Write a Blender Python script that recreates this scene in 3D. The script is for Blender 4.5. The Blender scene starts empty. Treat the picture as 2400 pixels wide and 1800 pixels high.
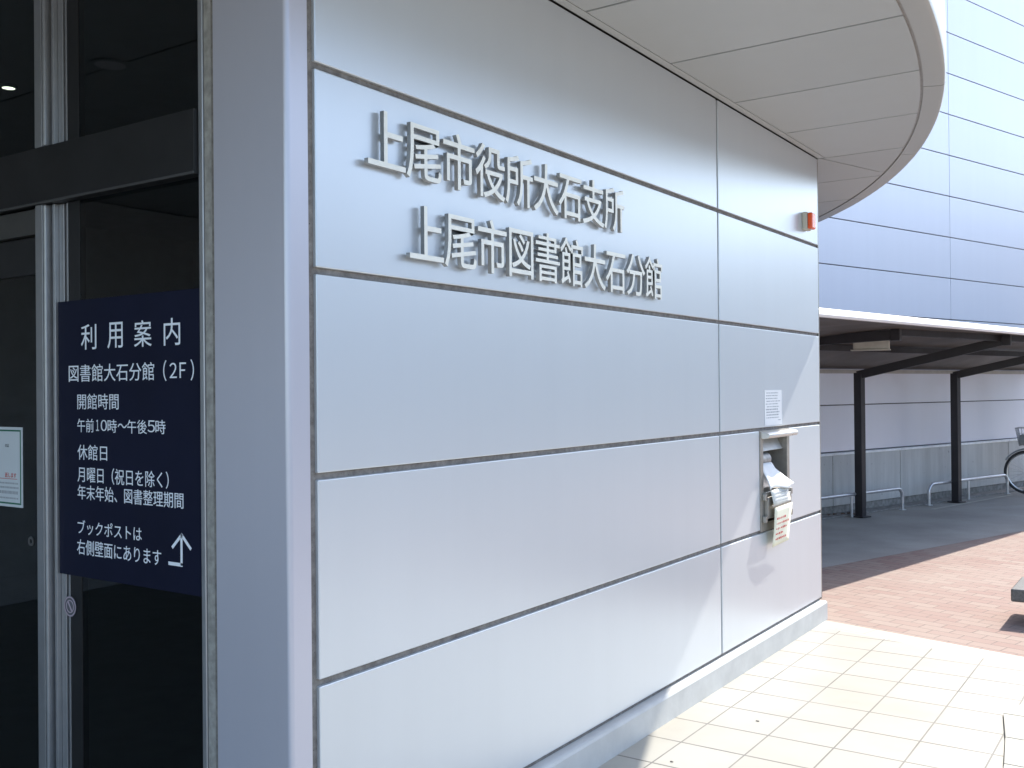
import bpy, bmesh, math, random
from mathutils import Vector, Matrix
random.seed(7)
C = bpy.context.scene.collection
SC = bpy.context.scene
R = math.radians

# ---------------------------------------------------------------- camera
F, YAW, PITCH, ROLL = 2347.3, .598, .0053, -.0091
CAM = Vector((2.1057, 0, 1.574))
cd = bpy.data.cameras.new('camera'); co = bpy.data.objects.new('camera', cd); C.objects.link(co)
fw = Vector((-math.sin(YAW)*math.cos(PITCH), math.cos(YAW)*math.cos(PITCH), math.sin(PITCH)))
rt = Vector((math.cos(YAW), math.sin(YAW), 0)); up = rt.cross(fw)
r2 = rt*math.cos(ROLL)+up*math.sin(ROLL); u2 = -rt*math.sin(ROLL)+up*math.cos(ROLL)
m = Matrix((r2, u2, -fw)).transposed().to_4x4(); m.translation = CAM
co.matrix_world = m
cd.sensor_width = 36; cd.lens = 36*F/2400; cd.clip_start = .05; cd.clip_end = 2000
SC.camera = co

# ---------------------------------------------------------------- sky and sun
SUN = Vector((.18, .92, 1)).normalized()
ELEV = math.asin(SUN.z); AZ = math.atan2(SUN.x, SUN.y)
w = bpy.data.worlds.new('World'); SC.world = w; w.use_nodes = True
nt = w.node_tree; bg = nt.nodes['Background']
sky = nt.nodes.new('ShaderNodeTexSky'); sky.sky_type = 'NISHITA'; sky.sun_disc = False
sky.sun_elevation = ELEV; sky.sun_rotation = AZ; sky.air_density = 1.0; sky.dust_density = 1.3; sky.ozone_density = 1.2
nt.links.new(sky.outputs[0], bg.inputs[0]); bg.inputs[1].default_value = .15
sl = bpy.data.lights.new('sun', 'SUN'); sl.energy = 3.0; sl.angle = R(.53); sl.color = (1, .95, .87)
so = bpy.data.objects.new('sun', sl); C.objects.link(so); so.rotation_euler = SUN.to_track_quat('Z', 'Y').to_euler(); so.location = (4, 6, 12)
SC.view_settings.view_transform = 'Standard'; SC.view_settings.look = 'None'
SC.view_settings.exposure = 1.48; SC.view_settings.gamma = 1
SC.render.engine = 'CYCLES'
SC.cycles.use_denoising = True
SC.cycles.max_bounces = 10; SC.cycles.diffuse_bounces = 5; SC.cycles.glossy_bounces = 5; SC.cycles.transparent_max_bounces = 12
SC.cycles.sample_clamp_indirect = 6

# ---------------------------------------------------------------- helpers
class NT:
    def __init__(s, name):
        s.m = bpy.data.materials.new(name); s.m.use_nodes = True
        s.t = s.m.node_tree; s.b = s.t.nodes['Principled BSDF']; s.out = s.t.nodes['Material Output']
    def n(s, typ, **kw):
        x = s.t.nodes.new(typ)
        for k, v in kw.items():
            if k[0] == '_': x.inputs[int(k[1:])].default_value = v
            else: setattr(x, k, v)
        return x
    def l(s, a, b): s.t.links.new(a, b)
    def math(s, op, a, b=None, c=None):
        x = s.n('ShaderNodeMath', operation=op)
        for i, v in enumerate((a, b, c)):
            if v is None: continue
            if isinstance(v, (int, float)): x.inputs[i].default_value = v
            else: s.l(v, x.inputs[i])
        return x.outputs[0]
    def mix(s, f, a, b, mode='MIX'):
        x = s.n('ShaderNodeMix', data_type='RGBA', blend_type=mode)
        for i, v in ((0, f), (6, a), (7, b)):
            if isinstance(v, (int, float)): x.inputs[i].default_value = v
            elif isinstance(v, tuple): x.inputs[i].default_value = (*v, 1)
            else: s.l(v, x.inputs[i])
        return x.outputs[2]
    def coord(s, scale=(1, 1, 1), rot=0, loc=(0, 0, 0)):
        tc = s.n('ShaderNodeTexCoord'); mp = s.n('ShaderNodeMapping')
        mp.inputs[1].default_value = loc; mp.inputs[2].default_value = (0, 0, rot); mp.inputs[3].default_value = scale
        s.l(tc.outputs['Object'], mp.inputs[0]); return mp.outputs[0]
    def noise(s, vec, scale, detail=4, rough=.55):
        x = s.n('ShaderNodeTexNoise'); s.l(vec, x.inputs['Vector'])
        x.inputs['Scale'].default_value = scale; x.inputs['Detail'].default_value = detail; x.inputs['Roughness'].default_value = rough
        return x.outputs['Fac']
    def ramp(s, f, p0, p1, c0=(0, 0, 0), c1=(1, 1, 1)):
        x = s.n('ShaderNodeValToRGB'); e = x.color_ramp.elements
        e[0].position, e[1].position = p0, p1; e[0].color = (*c0, 1); e[1].color = (*c1, 1)
        s.l(f, x.inputs[0]); return x.outputs[0]
    def bump(s, h, strength, dist):
        x = s.n('ShaderNodeBump'); x.inputs['Strength'].default_value = strength; x.inputs['Distance'].default_value = dist
        s.l(h, x.inputs['Height']); s.l(x.outputs[0], s.b.inputs['Normal'])
    def set(s, **kw):
        for k, v in kw.items():
            i = s.b.inputs[{'base': 'Base Color', 'rough': 'Roughness', 'metal': 'Metallic', 'spec': 'Specular IOR Level',
                            'coat': 'Coat Weight', 'coat_rough': 'Coat Roughness', 'emit': 'Emission Color', 'emit_s': 'Emission Strength',
                            'trans': 'Transmission Weight', 'alpha': 'Alpha'}[k]]
            if isinstance(v, tuple): i.default_value = (*v, 1)
            elif isinstance(v, (int, float)): i.default_value = v
            else: s.l(v, i)
        return s

def mat(name, base, rough=.5, metal=0., var=.1, scale=8., bump=0., spec=.5, bscale=None, **kw):
    s = NT(name); v = s.coord()
    nz = s.noise(v, scale)
    lo = tuple(c*(1-var) for c in base); hi = tuple(min(1, c*(1+var)) for c in base)
    s.set(base=s.ramp(nz, .3, .7, lo, hi), metal=metal, spec=spec, **kw)
    s.set(rough=s.ramp(s.noise(v, scale*.7), .3, .7, (rough*.88,)*3, (min(1, rough*1.12),)*3))
    if bump: s.bump(s.noise(v, bscale or scale*6, 5), .6, bump)
    return s.m

class MB:
    def __init__(s): s.bm = bmesh.new()
    def _b(s, faces_edges, bevel, seg):
        if bevel: bmesh.ops.bevel(s.bm, geom=faces_edges, offset=bevel, segments=seg, profile=.5, affect='EDGES', clamp_overlap=True)
    def box(s, x0, x1, y0, y1, z0, z1, bevel=0, seg=2, mtx=None):
        return s.prism([(x0, y0), (x1, y0), (x1, y1), (x0, y1)], z0, z1, bevel, seg, mtx)
    def prism(s, poly, z0, z1, bevel=0, seg=2, mtx=None):
        a = sum(poly[i][0]*poly[(i+1) % len(poly)][1]-poly[(i+1) % len(poly)][0]*poly[i][1] for i in range(len(poly)))
        if a < 0: poly = poly[::-1]
        T = (lambda v: mtx @ Vector(v)) if mtx else Vector
        lo = [s.bm.verts.new(T((x, y, z0))) for x, y in poly]; hi = [s.bm.verts.new(T((x, y, z1))) for x, y in poly]
        n = len(poly); fs = [s.bm.faces.new(lo[::-1]), s.bm.faces.new(hi)]
        for i in range(n): fs.append(s.bm.faces.new((lo[i], lo[(i+1) % n], hi[(i+1) % n], hi[i])))
        if bevel: s._b(list({e for f in fs for e in f.edges}), bevel, seg)
        return s
    def xprism(s, prof, x0, x1, bevel=0, seg=2):      # prof in (y,z), extruded along x
        return s.prism(prof, x0, x1, bevel, seg, Matrix(((0, 0, 1, 0), (1, 0, 0, 0), (0, 1, 0, 0), (0, 0, 0, 1))))
    def yprism(s, prof, y0, y1, bevel=0, seg=2):      # prof in (x,z), extruded along y
        return s.prism(prof, -y1, -y0, bevel, seg, Matrix(((1, 0, 0, 0), (0, 0, -1, 0), (0, 1, 0, 0), (0, 0, 0, 1))))
    def tube(s, pts, r, n=10, cap=True, closed=False):
        pts = [Vector(p) for p in pts]; N = len(pts); rings = []
        rr = r if isinstance(r, (list, tuple)) else [r]*N
        ref = None
        for i, p in enumerate(pts):
            a = pts[(i-1) % N] if (i or closed) else p; b = pts[(i+1) % N] if (i < N-1 or closed) else p
            t = (b-a).normalized()
            if ref is None: ref = t.orthogonal().normalized()
            ref = (ref-t*ref.dot(t)).normalized(); o = t.cross(ref)
            rings.append([s.bm.verts.new(p+(ref*math.cos(2*math.pi*k/n)+o*math.sin(2*math.pi*k/n))*rr[i]) for k in range(n)])
        for i in range(N if closed else N-1):
            A, B = rings[i], rings[(i+1) % N]
            for k in range(n): s.bm.faces.new((A[k], A[(k+1) % n], B[(k+1) % n], B[k]))
        if cap and not closed: s.bm.faces.new(rings[0][::-1]); s.bm.faces.new(rings[-1])
        return s
    def beam(s, a, b, wd, ht, bevel=.006, upv=(0, 0, 1)):
        a, b = Vector(a), Vector(b); t = (b-a).normalized(); o = Vector(upv); sd = t.cross(o).normalized(); o = sd.cross(t)
        M4 = Matrix((sd, o, t)).transposed().to_4x4(); M4.translation = a
        return s.box(-wd/2, wd/2, -ht/2, ht/2, 0, (b-a).length, bevel, 2, M4)
    def sheet(s, grid, th):
        """grid[i][j] of points -> sheet with thickness"""
        ni, nj = len(grid), len(grid[0]); g = [[Vector(p) for p in r] for r in grid]
        nrm = (g[0][-1]-g[0][0]).cross(g[-1][0]-g[0][0]).normalized()
        A = [[s.bm.verts.new(p) for p in r] for r in g]; B = [[s.bm.verts.new(p-nrm*th) for p in r] for r in g]
        for i in range(ni-1):
            for j in range(nj-1):
                s.bm.faces.new((A[i][j], A[i][j+1], A[i+1][j+1], A[i+1][j])); s.bm.faces.new((B[i][j], B[i+1][j], B[i+1][j+1], B[i][j+1]))
        for i in range(ni-1):
            s.bm.faces.new((A[i][0], A[i+1][0], B[i+1][0], B[i][0])); s.bm.faces.new((A[i][-1], B[i][-1], B[i+1][-1], A[i+1][-1]))
        for j in range(nj-1):
            s.bm.faces.new((A[0][j], B[0][j], B[0][j+1], A[0][j+1])); s.bm.faces.new((A[-1][j], A[-1][j+1], B[-1][j+1], B[-1][j]))
        return s
    def disc(s, c, r, h, axis='z', n=32, bevel=0):
        c = Vector(c); ax = {'x': Vector((1, 0, 0)), 'y': Vector((0, -1, 0)), 'z': Vector((0, 0, 1))}[axis]
        q = ax.to_track_quat('Z', 'Y').to_matrix().to_4x4(); q.translation = c
        return s.prism([(r*math.cos(2*math.pi*k/n), r*math.sin(2*math.pi*k/n)) for k in range(n)], 0, h, bevel, 2, q)
    def ring(s, c, r0, r1, h, axis='y', n=36):
        c = Vector(c); ax = {'x': Vector((1, 0, 0)), 'y': Vector((0, -1, 0)), 'z': Vector((0, 0, 1))}[axis]
        q = ax.to_track_quat('Z', 'Y').to_matrix().to_4x4(); q.translation = c
        V = [[s.bm.verts.new(q @ Vector((r*math.cos(2*math.pi*k/n), r*math.sin(2*math.pi*k/n), z))) for k in range(n)] for r, z in ((r0, 0), (r1, 0), (r1, h), (r0, h))]
        for i in range(4):
            for k in range(n): s.bm.faces.new((V[i][k], V[i][(k+1) % n], V[(i+1) % 4][(k+1) % n], V[(i+1) % 4][k]))
        return s
    def build(s, name, material, parent=None, smooth=False):
        bmesh.ops.recalc_face_normals(s.bm, faces=s.bm.faces)
        me = bpy.data.meshes.new(name); s.bm.to_mesh(me); s.bm.free()
        me.materials.append(material)
        if smooth:
            me.polygons.foreach_set('use_smooth', [True]*len(me.polygons))
            if smooth != 'all': me.set_sharp_from_angle(angle=R(40))
        o = bpy.data.objects.new(name, me); C.objects.link(o)
        if smooth is True:
            wn_ = o.modifiers.new('weighted_normal', 'WEIGHTED_NORMAL'); wn_.keep_sharp = True; wn_.weight = 100
        if parent: attach(o, parent)
        return o

def attach(o, parent):
    o.parent = parent; o.matrix_parent_inverse = Matrix.Translation(-rootpos(parent))
def rootpos(p):
    v = Vector((0, 0, 0))
    if p.type == 'EMPTY': v = p.location.copy()
    return v
def thing(name, label, cat, loc=(0, 0, 0), group=None):
    o = bpy.data.objects.new(name, None); o.empty_display_size = .1; C.objects.link(o); o.location = loc
    return tag(o, label, cat, group)
def tag(o, label, cat, group=None):
    o['label'] = label; o['category'] = cat
    if group: o['group'] = group
    return o
def structure(o): o['kind'] = 'structure'; return o

FC = bpy.data.curves.new('text_source', 'FONT'); FO = bpy.data.objects.new('text_source', FC); C.objects.link(FO)
FC.fill_mode = 'BOTH'; FC.resolution_u = 4
def glyphs(text, extrude=.0005, offset=0.):
    """mesh verts/faces of a text, in em units (extrude is in em too)"""
    FC.body = text; FC.extrude = extrude; FC.offset = offset; FC.size = 1
    bpy.context.view_layer.update()
    return bpy.data.meshes.new_from_object(FO.evaluated_get(bpy.context.evaluated_depsgraph_get()))
FRONT = Matrix(((1, 0, 0, 0), (0, 0, -1, 0), (0, 1, 0, 0), (0, 0, 0, 1)))     # text on a wall facing -y
SIDE = Matrix(((0, 0, 1, 0), (1, 0, 0, 0), (0, 1, 0, 0), (0, 0, 0, 1)))       # text on a wall facing +x
def text_fit(name, text, material, parent, plane, axis, a0, a1, z0, z1, th=.0006, offset=0.):
    """lettering whose outline fills a0..a1 across and z0..z1 up, on plane y=plane (FRONT) or x=plane (SIDE)"""
    me = glyphs(text, .5, offset)
    xs = [v.co.x for v in me.vertices]; ys = [v.co.y for v in me.vertices]
    sx = (a1-a0)/(max(xs)-min(xs)); sy = (z1-z0)/(max(ys)-min(ys)); x0, y0 = min(xs), min(ys)
    for v in me.vertices: v.co = Vector((a0+(v.co.x-x0)*sx, z0+(v.co.y-y0)*sy, (v.co.z+.5)*th))
    me.transform(axis); me.transform(Matrix.Translation((0, plane, 0) if axis is FRONT else (plane, 0, 0)))
    me.materials.clear(); me.materials.append(material)
    o = bpy.data.objects.new(name, me); C.objects.link(o)
    if parent: attach(o, parent)
    return o

# ---------------------------------------------------------------- materials
def panel_mat(name, base, rough, metal, tone=.05):
    s = NT(name); v = s.coord()
    oi = s.n('ShaderNodeObjectInfo')
    t = s.math('MULTIPLY_ADD', oi.outputs['Random'], tone, 1-tone/2)
    st = s.noise(s.coord((2.2, 2.2, .12)), 3.0, 3)
    d = s.math('MULTIPLY_ADD', st, .05, .975)
    k = s.math('MULTIPLY', t, d)
    comb = s.n('ShaderNodeCombineColor'); [s.l(k, comb.inputs[i]) for i in range(3)]
    s.set(base=s.mix(1.0, base, comb.outputs[0], 'MULTIPLY'), metal=metal, spec=.5)
    s.set(rough=rough)
    return s.m
PANEL = panel_mat('pearl_panel', (.63, .672, .708), .33, .50)
PANEL_REAR = panel_mat('rear_panel', (.76, .76, .82), .32, .24, .04)
PILLAR = panel_mat('pillar_panel', (.55, .55, .61), .32, .35)
SOFFIT = panel_mat('soffit_panel', (.44, .455, .452), .45, .2, .04)
RIM = panel_mat('rim_panel', (.45, .452, .435), .40, .3, .04)
def sealant():
    s = NT('sealant'); v = s.coord()
    g = s.ramp(s.noise(v, 30, 6, .7), .3, .75, (.12, .105, .095), (.30, .28, .25))
    dots = s.ramp(s.noise(s.coord((1, 1, 1), 0, (3, 1, 7)), 160, 2), .66, .72)
    s.set(base=s.mix(dots, g, (.05, .045, .04)), rough=.8); s.bump(s.noise(v, 90, 4), .5, .002)
    return s.m
SEAL = sealant()
DARKGAP = mat('dark_gap', (.05, .047, .043), .8)
CONC = mat('pale_concrete', (.50, .505, .485), .65, var=.10, scale=5, bump=.0015)
CONC_REAR = None
def conc_rear():
    s = NT('grey_concrete'); v = s.coord()
    st = s.noise(s.coord((3, 3, .35)), 2.5, 6, .65)
    b = s.ramp(st, .25, .75, (.44, .43, .41), (.60, .59, .565))
    sp = s.ramp(s.noise(v, 22, 3), .68, .74)
    s.set(base=s.mix(sp, b, (.22, .21, .2)), rough=.8); s.bump(s.noise(v, 40, 6), .4, .003)
    return s.m
CONC_REAR = conc_rear()
ROUGHCONC = mat('rough_footing', (.26, .25, .235), .9, var=.35, scale=14, bump=.01)
ALU = mat('aluminium', (.40, .405, .415), .40, .75, var=.05, scale=20)
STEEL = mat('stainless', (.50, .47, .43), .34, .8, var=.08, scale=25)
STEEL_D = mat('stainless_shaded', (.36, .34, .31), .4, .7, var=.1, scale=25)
BRONZE = mat('dark_bronze_frame', (.022, .022, .023), .38, .3, var=.15, scale=6)
DARKPAINT = mat('dark_brown_paint', (.022, .019, .022), .45, var=.15, scale=12)
ROOFM = mat('shelter_roof_sheet', (.12, .105, .095), .55, .1, var=.14, scale=3)
WHITEP = mat('white_edge_paint', (.8, .8, .8), .4, var=.03)
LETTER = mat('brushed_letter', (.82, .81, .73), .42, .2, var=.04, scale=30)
LETTER_SHADE = mat('letter_side_shade', (.36, .365, .36), .42, .35, var=.05, scale=30)  # letter sides coloured darker than the faces to stand in for shade
NAVY = mat('navy_film', (.0045, .0065, .023), .5, var=.12, scale=4, spec=.2)
PRINT = mat('pale_print', (.82, .87, .92), .6, var=.02)
PAPER = mat('white_paper', (.80, .81, .80), .8, var=.03)
PAPER_Y = mat('cream_paper', (.80, .78, .62), .8, var=.04)
INK = mat('black_print', (.05, .055, .06), .7)
INK_G = mat('grey_print', (.36, .38, .40), .7)
RED = mat('red_print', (.50, .10, .09), .7)
GREEN = mat('green_print', (.02, .14, .08), .7)
GALV = mat('galvanised_tube', (.62, .63, .65), .32, .75, var=.08, scale=30)
BEIGE = mat('beige_plastic', (.55, .53, .45), .5, var=.04)
GRANITE = mat('dark_granite', (.10, .10, .098), .45, var=.35, scale=60)
RUBBER = mat('black_rubber', (.025, .026, .028), .7)
CHROME = mat('steel_rim', (.55, .56, .57), .3, .9)
WIRE = mat('grey_wire', (.30, .31, .32), .4, .6)
SILVERPAINT = mat('silver_paint', (.35, .37, .38), .35, .5)
LEAF = mat('dry_leaf', (.16, .08, .04), .8, var=.4, scale=40)
PEBBLE = mat('pebble', (.20, .18, .15), .8)
INTER = mat('interior_wall', (.20, .20, .20), .8)
INTFLOOR = mat('interior_floor', (.20, .195, .18), .5)
REFLECTION_WALL = mat('reflection_wall_finish', (.45, .45, .46), .6)

def orange():
    s = NT('orange_lens'); s.set(base=(.85, .10, .012), rough=.25, spec=.5, coat=.4)
    wv = s.n('ShaderNodeTexWave', wave_type='BANDS', bands_direction='Z'); s.l(s.coord(), wv.inputs[0]); wv.inputs['Scale'].default_value = 60
    s.bump(wv.outputs['Fac'], .3, .002); return s.m
ORANGE = orange()
def glass(name, tint, ior=1.5):
    s = NT(name); s.t.nodes.remove(s.b)
    tr = s.n('ShaderNodeBsdfTransparent'); tr.inputs[0].default_value = (*tint, 1)
    gl = s.n('ShaderNodeBsdfGlossy'); gl.inputs[0].default_value = (1, 1, 1, 1); gl.inputs['Roughness'].default_value = .015
    fr = s.n('ShaderNodeFresnel'); fr.inputs[0].default_value = ior
    nz = s.n('ShaderNodeBump'); nz.inputs['Strength'].default_value = .05; nz.inputs['Distance'].default_value = .004
    s.l(s.noise(s.coord(), 1.2, 1), nz.inputs['Height']); s.l(nz.outputs[0], gl.inputs['Normal'])
    mx = s.n('ShaderNodeMixShader'); ge = s.n('ShaderNodeNewGeometry'); s.l(s.math('MULTIPLY', fr.outputs[0], s.math('SUBTRACT', 1.0, ge.outputs['Backfacing'])), mx.inputs[0]); s.l(tr.outputs[0], mx.inputs[1]); s.l(gl.outputs[0], mx.inputs[2])
    s.l(mx.outputs[0], s.out.inputs[0]); return s.m
GLASS = glass('tinted_glass', (.50, .56, .56))
def lampmat():
    s = NT('lit_lamp'); s.set(base=(.9, .9, .85), emit=(1, .93, .72), emit_s=3.0); return s.m
LIT = lampmat()

EDGE = math.atan2(6.45-6.762, 1.27-.04)        # direction of the terrace's far edge
def tile_mat():
    s = NT('cream_floor_tile'); tc = s.n('ShaderNodeTexCoord'); sp = s.n('ShaderNodeSeparateXYZ'); s.l(tc.outputs['Object'], sp.inputs[0])
    u = s.math('DIVIDE', s.math('SUBTRACT', sp.outputs[0], .4986), .2935)
    v = s.math('DIVIDE', s.math('SUBTRACT', sp.outputs[1], 6.13), .2902)
    def line(q, wd):
        fr = s.math('FRACT', q); d = s.math('ABSOLUTE', s.math('SUBTRACT', fr, .5)); return s.math('GREATER_THAN', d, .5-wd)
    g = s.math('MAXIMUM', line(u, .012), line(v, .019))
    cell = s.n('ShaderNodeCombineXYZ'); s.l(s.math('FLOOR', u), cell.inputs[0]); s.l(s.math('FLOOR', v), cell.inputs[1])
    wn = s.n('ShaderNodeTexWhiteNoise', noise_dimensions='3D'); s.l(cell.outputs[0], wn.inputs['Vector'])
    tone = s.ramp(wn.outputs['Value'], 0, 1, (.352, .336, .290), (.376, .360, .313))
    vv = tc.outputs['Object']
    n1 = s.noise(vv, 1.1, 5); n2 = s.noise(vv, 70, 3)
    dirt = s.mix(s.ramp(n1, .45, .75), tone, (.30, .28, .235))
    dirt = s.mix(s.math('MULTIPLY', s.math('GREATER_THAN', n2, .69), .35), dirt, (.3, .28, .24))
    gc = s.ramp(s.noise(vv, 2.3, 4), .35, .65, (.11, .102, .088), (.19, .178, .155))
    s.set(base=s.mix(g, dirt, gc), rough=s.math('MULTIPLY_ADD', n1, .2, .38), spec=.4)
    s.bump(s.math('SUBTRACT', s.math('MULTIPLY', n2, .12), g), .5, .002)
    return s.m
def plain_tile():
    s = NT('border_tile'); v = s.coord(rot=-EDGE)
    b = s.n('ShaderNodeTexBrick'); s.l(v, b.inputs[0]); b.inputs['Scale'].default_value = 1; b.inputs['Brick Width'].default_value = .36; b.inputs['Row Height'].default_value = .4
    b.inputs['Mortar Size'].default_value = .003; b.inputs['Color1'].default_value = (.41, .385, .33, 1); b.inputs['Color2'].default_value = (.44, .415, .355, 1); b.inputs['Mortar'].default_value = (.26, .24, .2, 1)
    s.set(base=b.outputs[0], rough=.45); return s.m
def brick_mat():
    s = NT('brick_paving'); v = s.coord(rot=-EDGE, loc=(0, .0, 0))
    def bt(c1, c2, mort):
        b = s.n('ShaderNodeTexBrick'); s.l(v, b.inputs[0]); b.offset = .5
        for k, x in (('Scale', 1), ('Brick Width', .203), ('Row Height', .1035), ('Mortar Size', .0035), ('Mortar Smooth', .3), ('Bias', -.1)): b.inputs[k].default_value = x
        b.inputs['Color1'].default_value = (*c1, 1); b.inputs['Color2'].default_value = (*c2, 1); b.inputs['Mortar'].default_value = (*mort, 1)
        return b
    A = bt((.26, .165, .14), (.31, .245, .205), (.12, .10, .09))
    n1 = s.noise(s.coord(), .9, 4); n2 = s.noise(s.coord(), 30, 4)
    c = s.mix(s.math('MULTIPLY', s.ramp(n1, .35, .7), .55), A.outputs[0], (.33, .275, .235))
    c = s.mix(s.math('MULTIPLY', n2, .35), c, (.26, .18, .15))
    s.set(base=c, rough=.85, spec=.3); s.bump(s.math('SUBTRACT', s.math('MULTIPLY', n2, .3), A.outputs['Fac']), .7, .005)
    return s.m
def ground_mat(name, lo, hi, sc=1.5):
    s = NT(name); v = s.coord(); n1 = s.noise(v, sc, 6); n2 = s.noise(v, 120, 3)
    c = s.ramp(n1, .3, .7, lo, hi); c = s.mix(s.math('MULTIPLY', s.ramp(n2, .5, .75), .35), c, tuple(x*.55 for x in lo))
    s.set(base=c, rough=.9, spec=.25); s.bump(n2, .4, .003); return s.m
TILE, BORDER, BRICK = tile_mat(), plain_tile(), brick_mat()
APRON = ground_mat('grey_apron', (.28, .265, .24), (.37, .355, .325))
ASPH = ground_mat('ground_asphalt', (.13, .13, .125), (.19, .19, .18), .4)
SUNSTRIP = ground_mat('sunlit_strip', (.42, .40, .35), (.52, .50, .44), 3)

# ---------------------------------------------------------------- ground
def sheet(name, poly, z, material):
    b = MB(); b.bm.faces.new([b.bm.verts.new((x, y, z)) for x, y in poly]); return structure(b.build(name, material))
sheet('ground', [(-300, -300), (300, -300), (300, 300), (-300, 300)], -.012, ASPH)
ey = lambda x: 6.772+(x)*math.tan(EDGE)
sheet('tiled_terrace', [(-1.0, -6), (4.2, -6), (4.2, ey(4.2)-.20), (0.0, ey(0)-.20), (-1.0, ey(-1)-.2)], 0.0, TILE)
sheet('terrace_border', [(0.0, ey(0)-.20), (4.2, ey(4.2)-.20), (4.2, ey(4.2)), (0.0, ey(0))], 0.0, BORDER)
gl = lambda y: -.573+(y-8.753)*(1.142/3.304)       # line between grey apron and brick
sheet('brick_paving', [(-.4, ey(-.4)), (4.2, ey(4.2)), (4.2, -6), (6.0, -6), (6.0, 40), (gl(30), 30), (gl(6.8), 6.8)], -.004, BRICK)
sheet('grey_apron', [(gl(6.8), 6.8), (gl(30), 30), (gl(30)-5, 30), (gl(6.8)-5, 6.8)], -.003, APRON)
sheet('entrance_floor', [(-6.4, 1.9), (-1.0, 1.9), (-1.0, -6), (-6.4, -6)], -.002, INTFLOOR)

# ---------------------------------------------------------------- main panel wall with corner pillar
ZB = [.145, .725, 1.325, 1.925, 2.525, 3.122]
wall = thing('panel_wall', 'pearl grey metal panel wall carrying the raised metal lettering', 'wall', (-.1, 4.4, 0))
for y0_, y1_, z0_, z1_ in ((2.06, 5.66, 0, 3.122), (6.16, 6.80, 0, 3.122), (5.66, 6.16, 0, .724), (5.66, 6.16, 1.316, 3.122)):
    MB().box(-.22, -.012, y0_, y1_, z0_, z1_).build('sealant', SEAL, wall)
TH = .03
def wpanel(y0, y1, z0, z1):
    MB().box(-TH, 0, y0, y1, z0, z1, .004, 3).build('panel', PANEL, wall, True)
for i in range(5):
    z0 = ZB[i]+(.0 if i == 0 else .01); z1 = ZB[i+1]-(.01 if i < 4 else 0)
    wpanel(2.086, 5.061, z0, z1)
    if i == 1: wpanel(5.079, 5.655, z0, z1); wpanel(6.165, 6.802, z0, z1)
    else: wpanel(5.079, 6.802, z0, z1)
# corner closing strip and return wall
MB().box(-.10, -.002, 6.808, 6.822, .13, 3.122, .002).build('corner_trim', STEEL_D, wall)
MB().box(-6.4, -.224, 6.70, 6.82, 0, 3.122).build('return_wall', PANEL_REAR, wall)
# skirting
MB().yprism([(-.1, 0), (.042, 0), (.042, .114), (.036, .124), (.026, .127), (-.1, .127)], 2.06, 6.79).build('skirting', CONC, wall)
# pillar: one tall bent sheet
ro = .016; arc = [(-ro+ro*math.cos(a), 1.975+ro+ro*math.sin(a)) for a in [(-math.pi/2)*(1-k/7) for k in range(8)]]
poly = [(-.313, 1.975)]+arc+[(0, 2.056), (-.028, 2.056), (-.028, 2.003), (-.313, 2.003)]
pl = MB().prism(poly, .005, 3.122).build('corner_pillar', PILLAR, wall, True)
MB().box(-.338, -.314, 1.988, 2.003, 0, 3.122).build('sealant', SEAL, wall)
MB().box(-.45, -.222, 2.062, 2.5, .005, 3.122).build('pillar_core', INTER, wall)

# ---------------------------------------------------------------- raised lettering
def sign_char(ch, y, base, zs, label):
    em = .195; th, gap = .016, .011
    me = glyphs(ch, .5, .004)
    for v in me.vertices: v.co = Vector((y+v.co.x*em, base+v.co.y*em*zs, gap+(v.co.z+.5)*th))
    me.materials.clear(); me.materials.append(LETTER); me.materials.append(LETTER_SHADE)
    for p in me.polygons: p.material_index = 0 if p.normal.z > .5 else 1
    me.transform(SIDE)
    o = bpy.data.objects.new('sign_letter', me); C.objects.link(o)
    return tag(o, label, 'sign letter', 'raised metal characters on the panel wall')
L1, L2 = '上尾市役所大石支所', '上尾市図書館大石分館'
ordn = ['first', 'second', 'third', 'fourth', 'fifth', 'sixth', 'seventh', 'eighth', 'ninth', 'tenth']
for k, ch in enumerate(L1):
    sign_char(ch, 2.273+.1862*k, 2.277, 1.05, f'raised metal character {ch}, {ordn[k]} in the upper line on the panel wall')
for k, ch in enumerate(L2):
    sign_char(ch, 2.467+.1862*k, 2.008, 1.05, f'raised metal character {ch}, {ordn[k]} in the lower line on the panel wall')

# ---------------------------------------------------------------- warning light
al = thing('warning_light', 'small orange warning light on beige base high on the panel wall near its far corner', 'warning light', (0, 6.52, 2.6))
MB().box(0, .034, 6.468, 6.562, 2.598, 2.714, .006, 3).build('base', BEIGE, al, True)
MB().box(.034, .066, 6.474, 6.556, 2.603, 2.709, .010, 3).build('lens', ORANGE, al, True)

# ---------------------------------------------------------------- book return box
bk = thing('book_return_box', 'stainless steel book return hatch set into the panel wall', 'book return', (0, 5.91, .72))
Y0, Y1, B0, B1 = 5.657, 6.163, .724, 1.316
fr = MB()
fr.box(-.03, .006, Y0, Y0+.045, B0, B1, .003); fr.box(-.03, .006, Y1-.045, Y1, B0, B1, .003)
fr.box(-.03, .005, Y0+.045, Y1-.045, B0, B0+.05, .003); fr.box(-.03, .005, Y0+.045, Y1-.045, B1-.045, B1, .003)
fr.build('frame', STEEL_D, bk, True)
rc = MB()
rc.box(-.211, -.2, Y0+.03, Y1-.03, B0+.03, B1-.03)
rc.box(-.2, -.03, Y0+.03, Y0+.042, B0+.03, B1-.03); rc.box(-.2, -.03, Y1-.042, Y1-.03, B0+.03, B1-.03)
rc.box(-.2, -.03, Y0+.042, Y1-.042, B1-.045, B1-.033); rc.box(-.2, -.03, Y0+.042, Y1-.042, B0+.03, B0+.042)
rc.build('recess', STEEL_D, bk)
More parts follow.
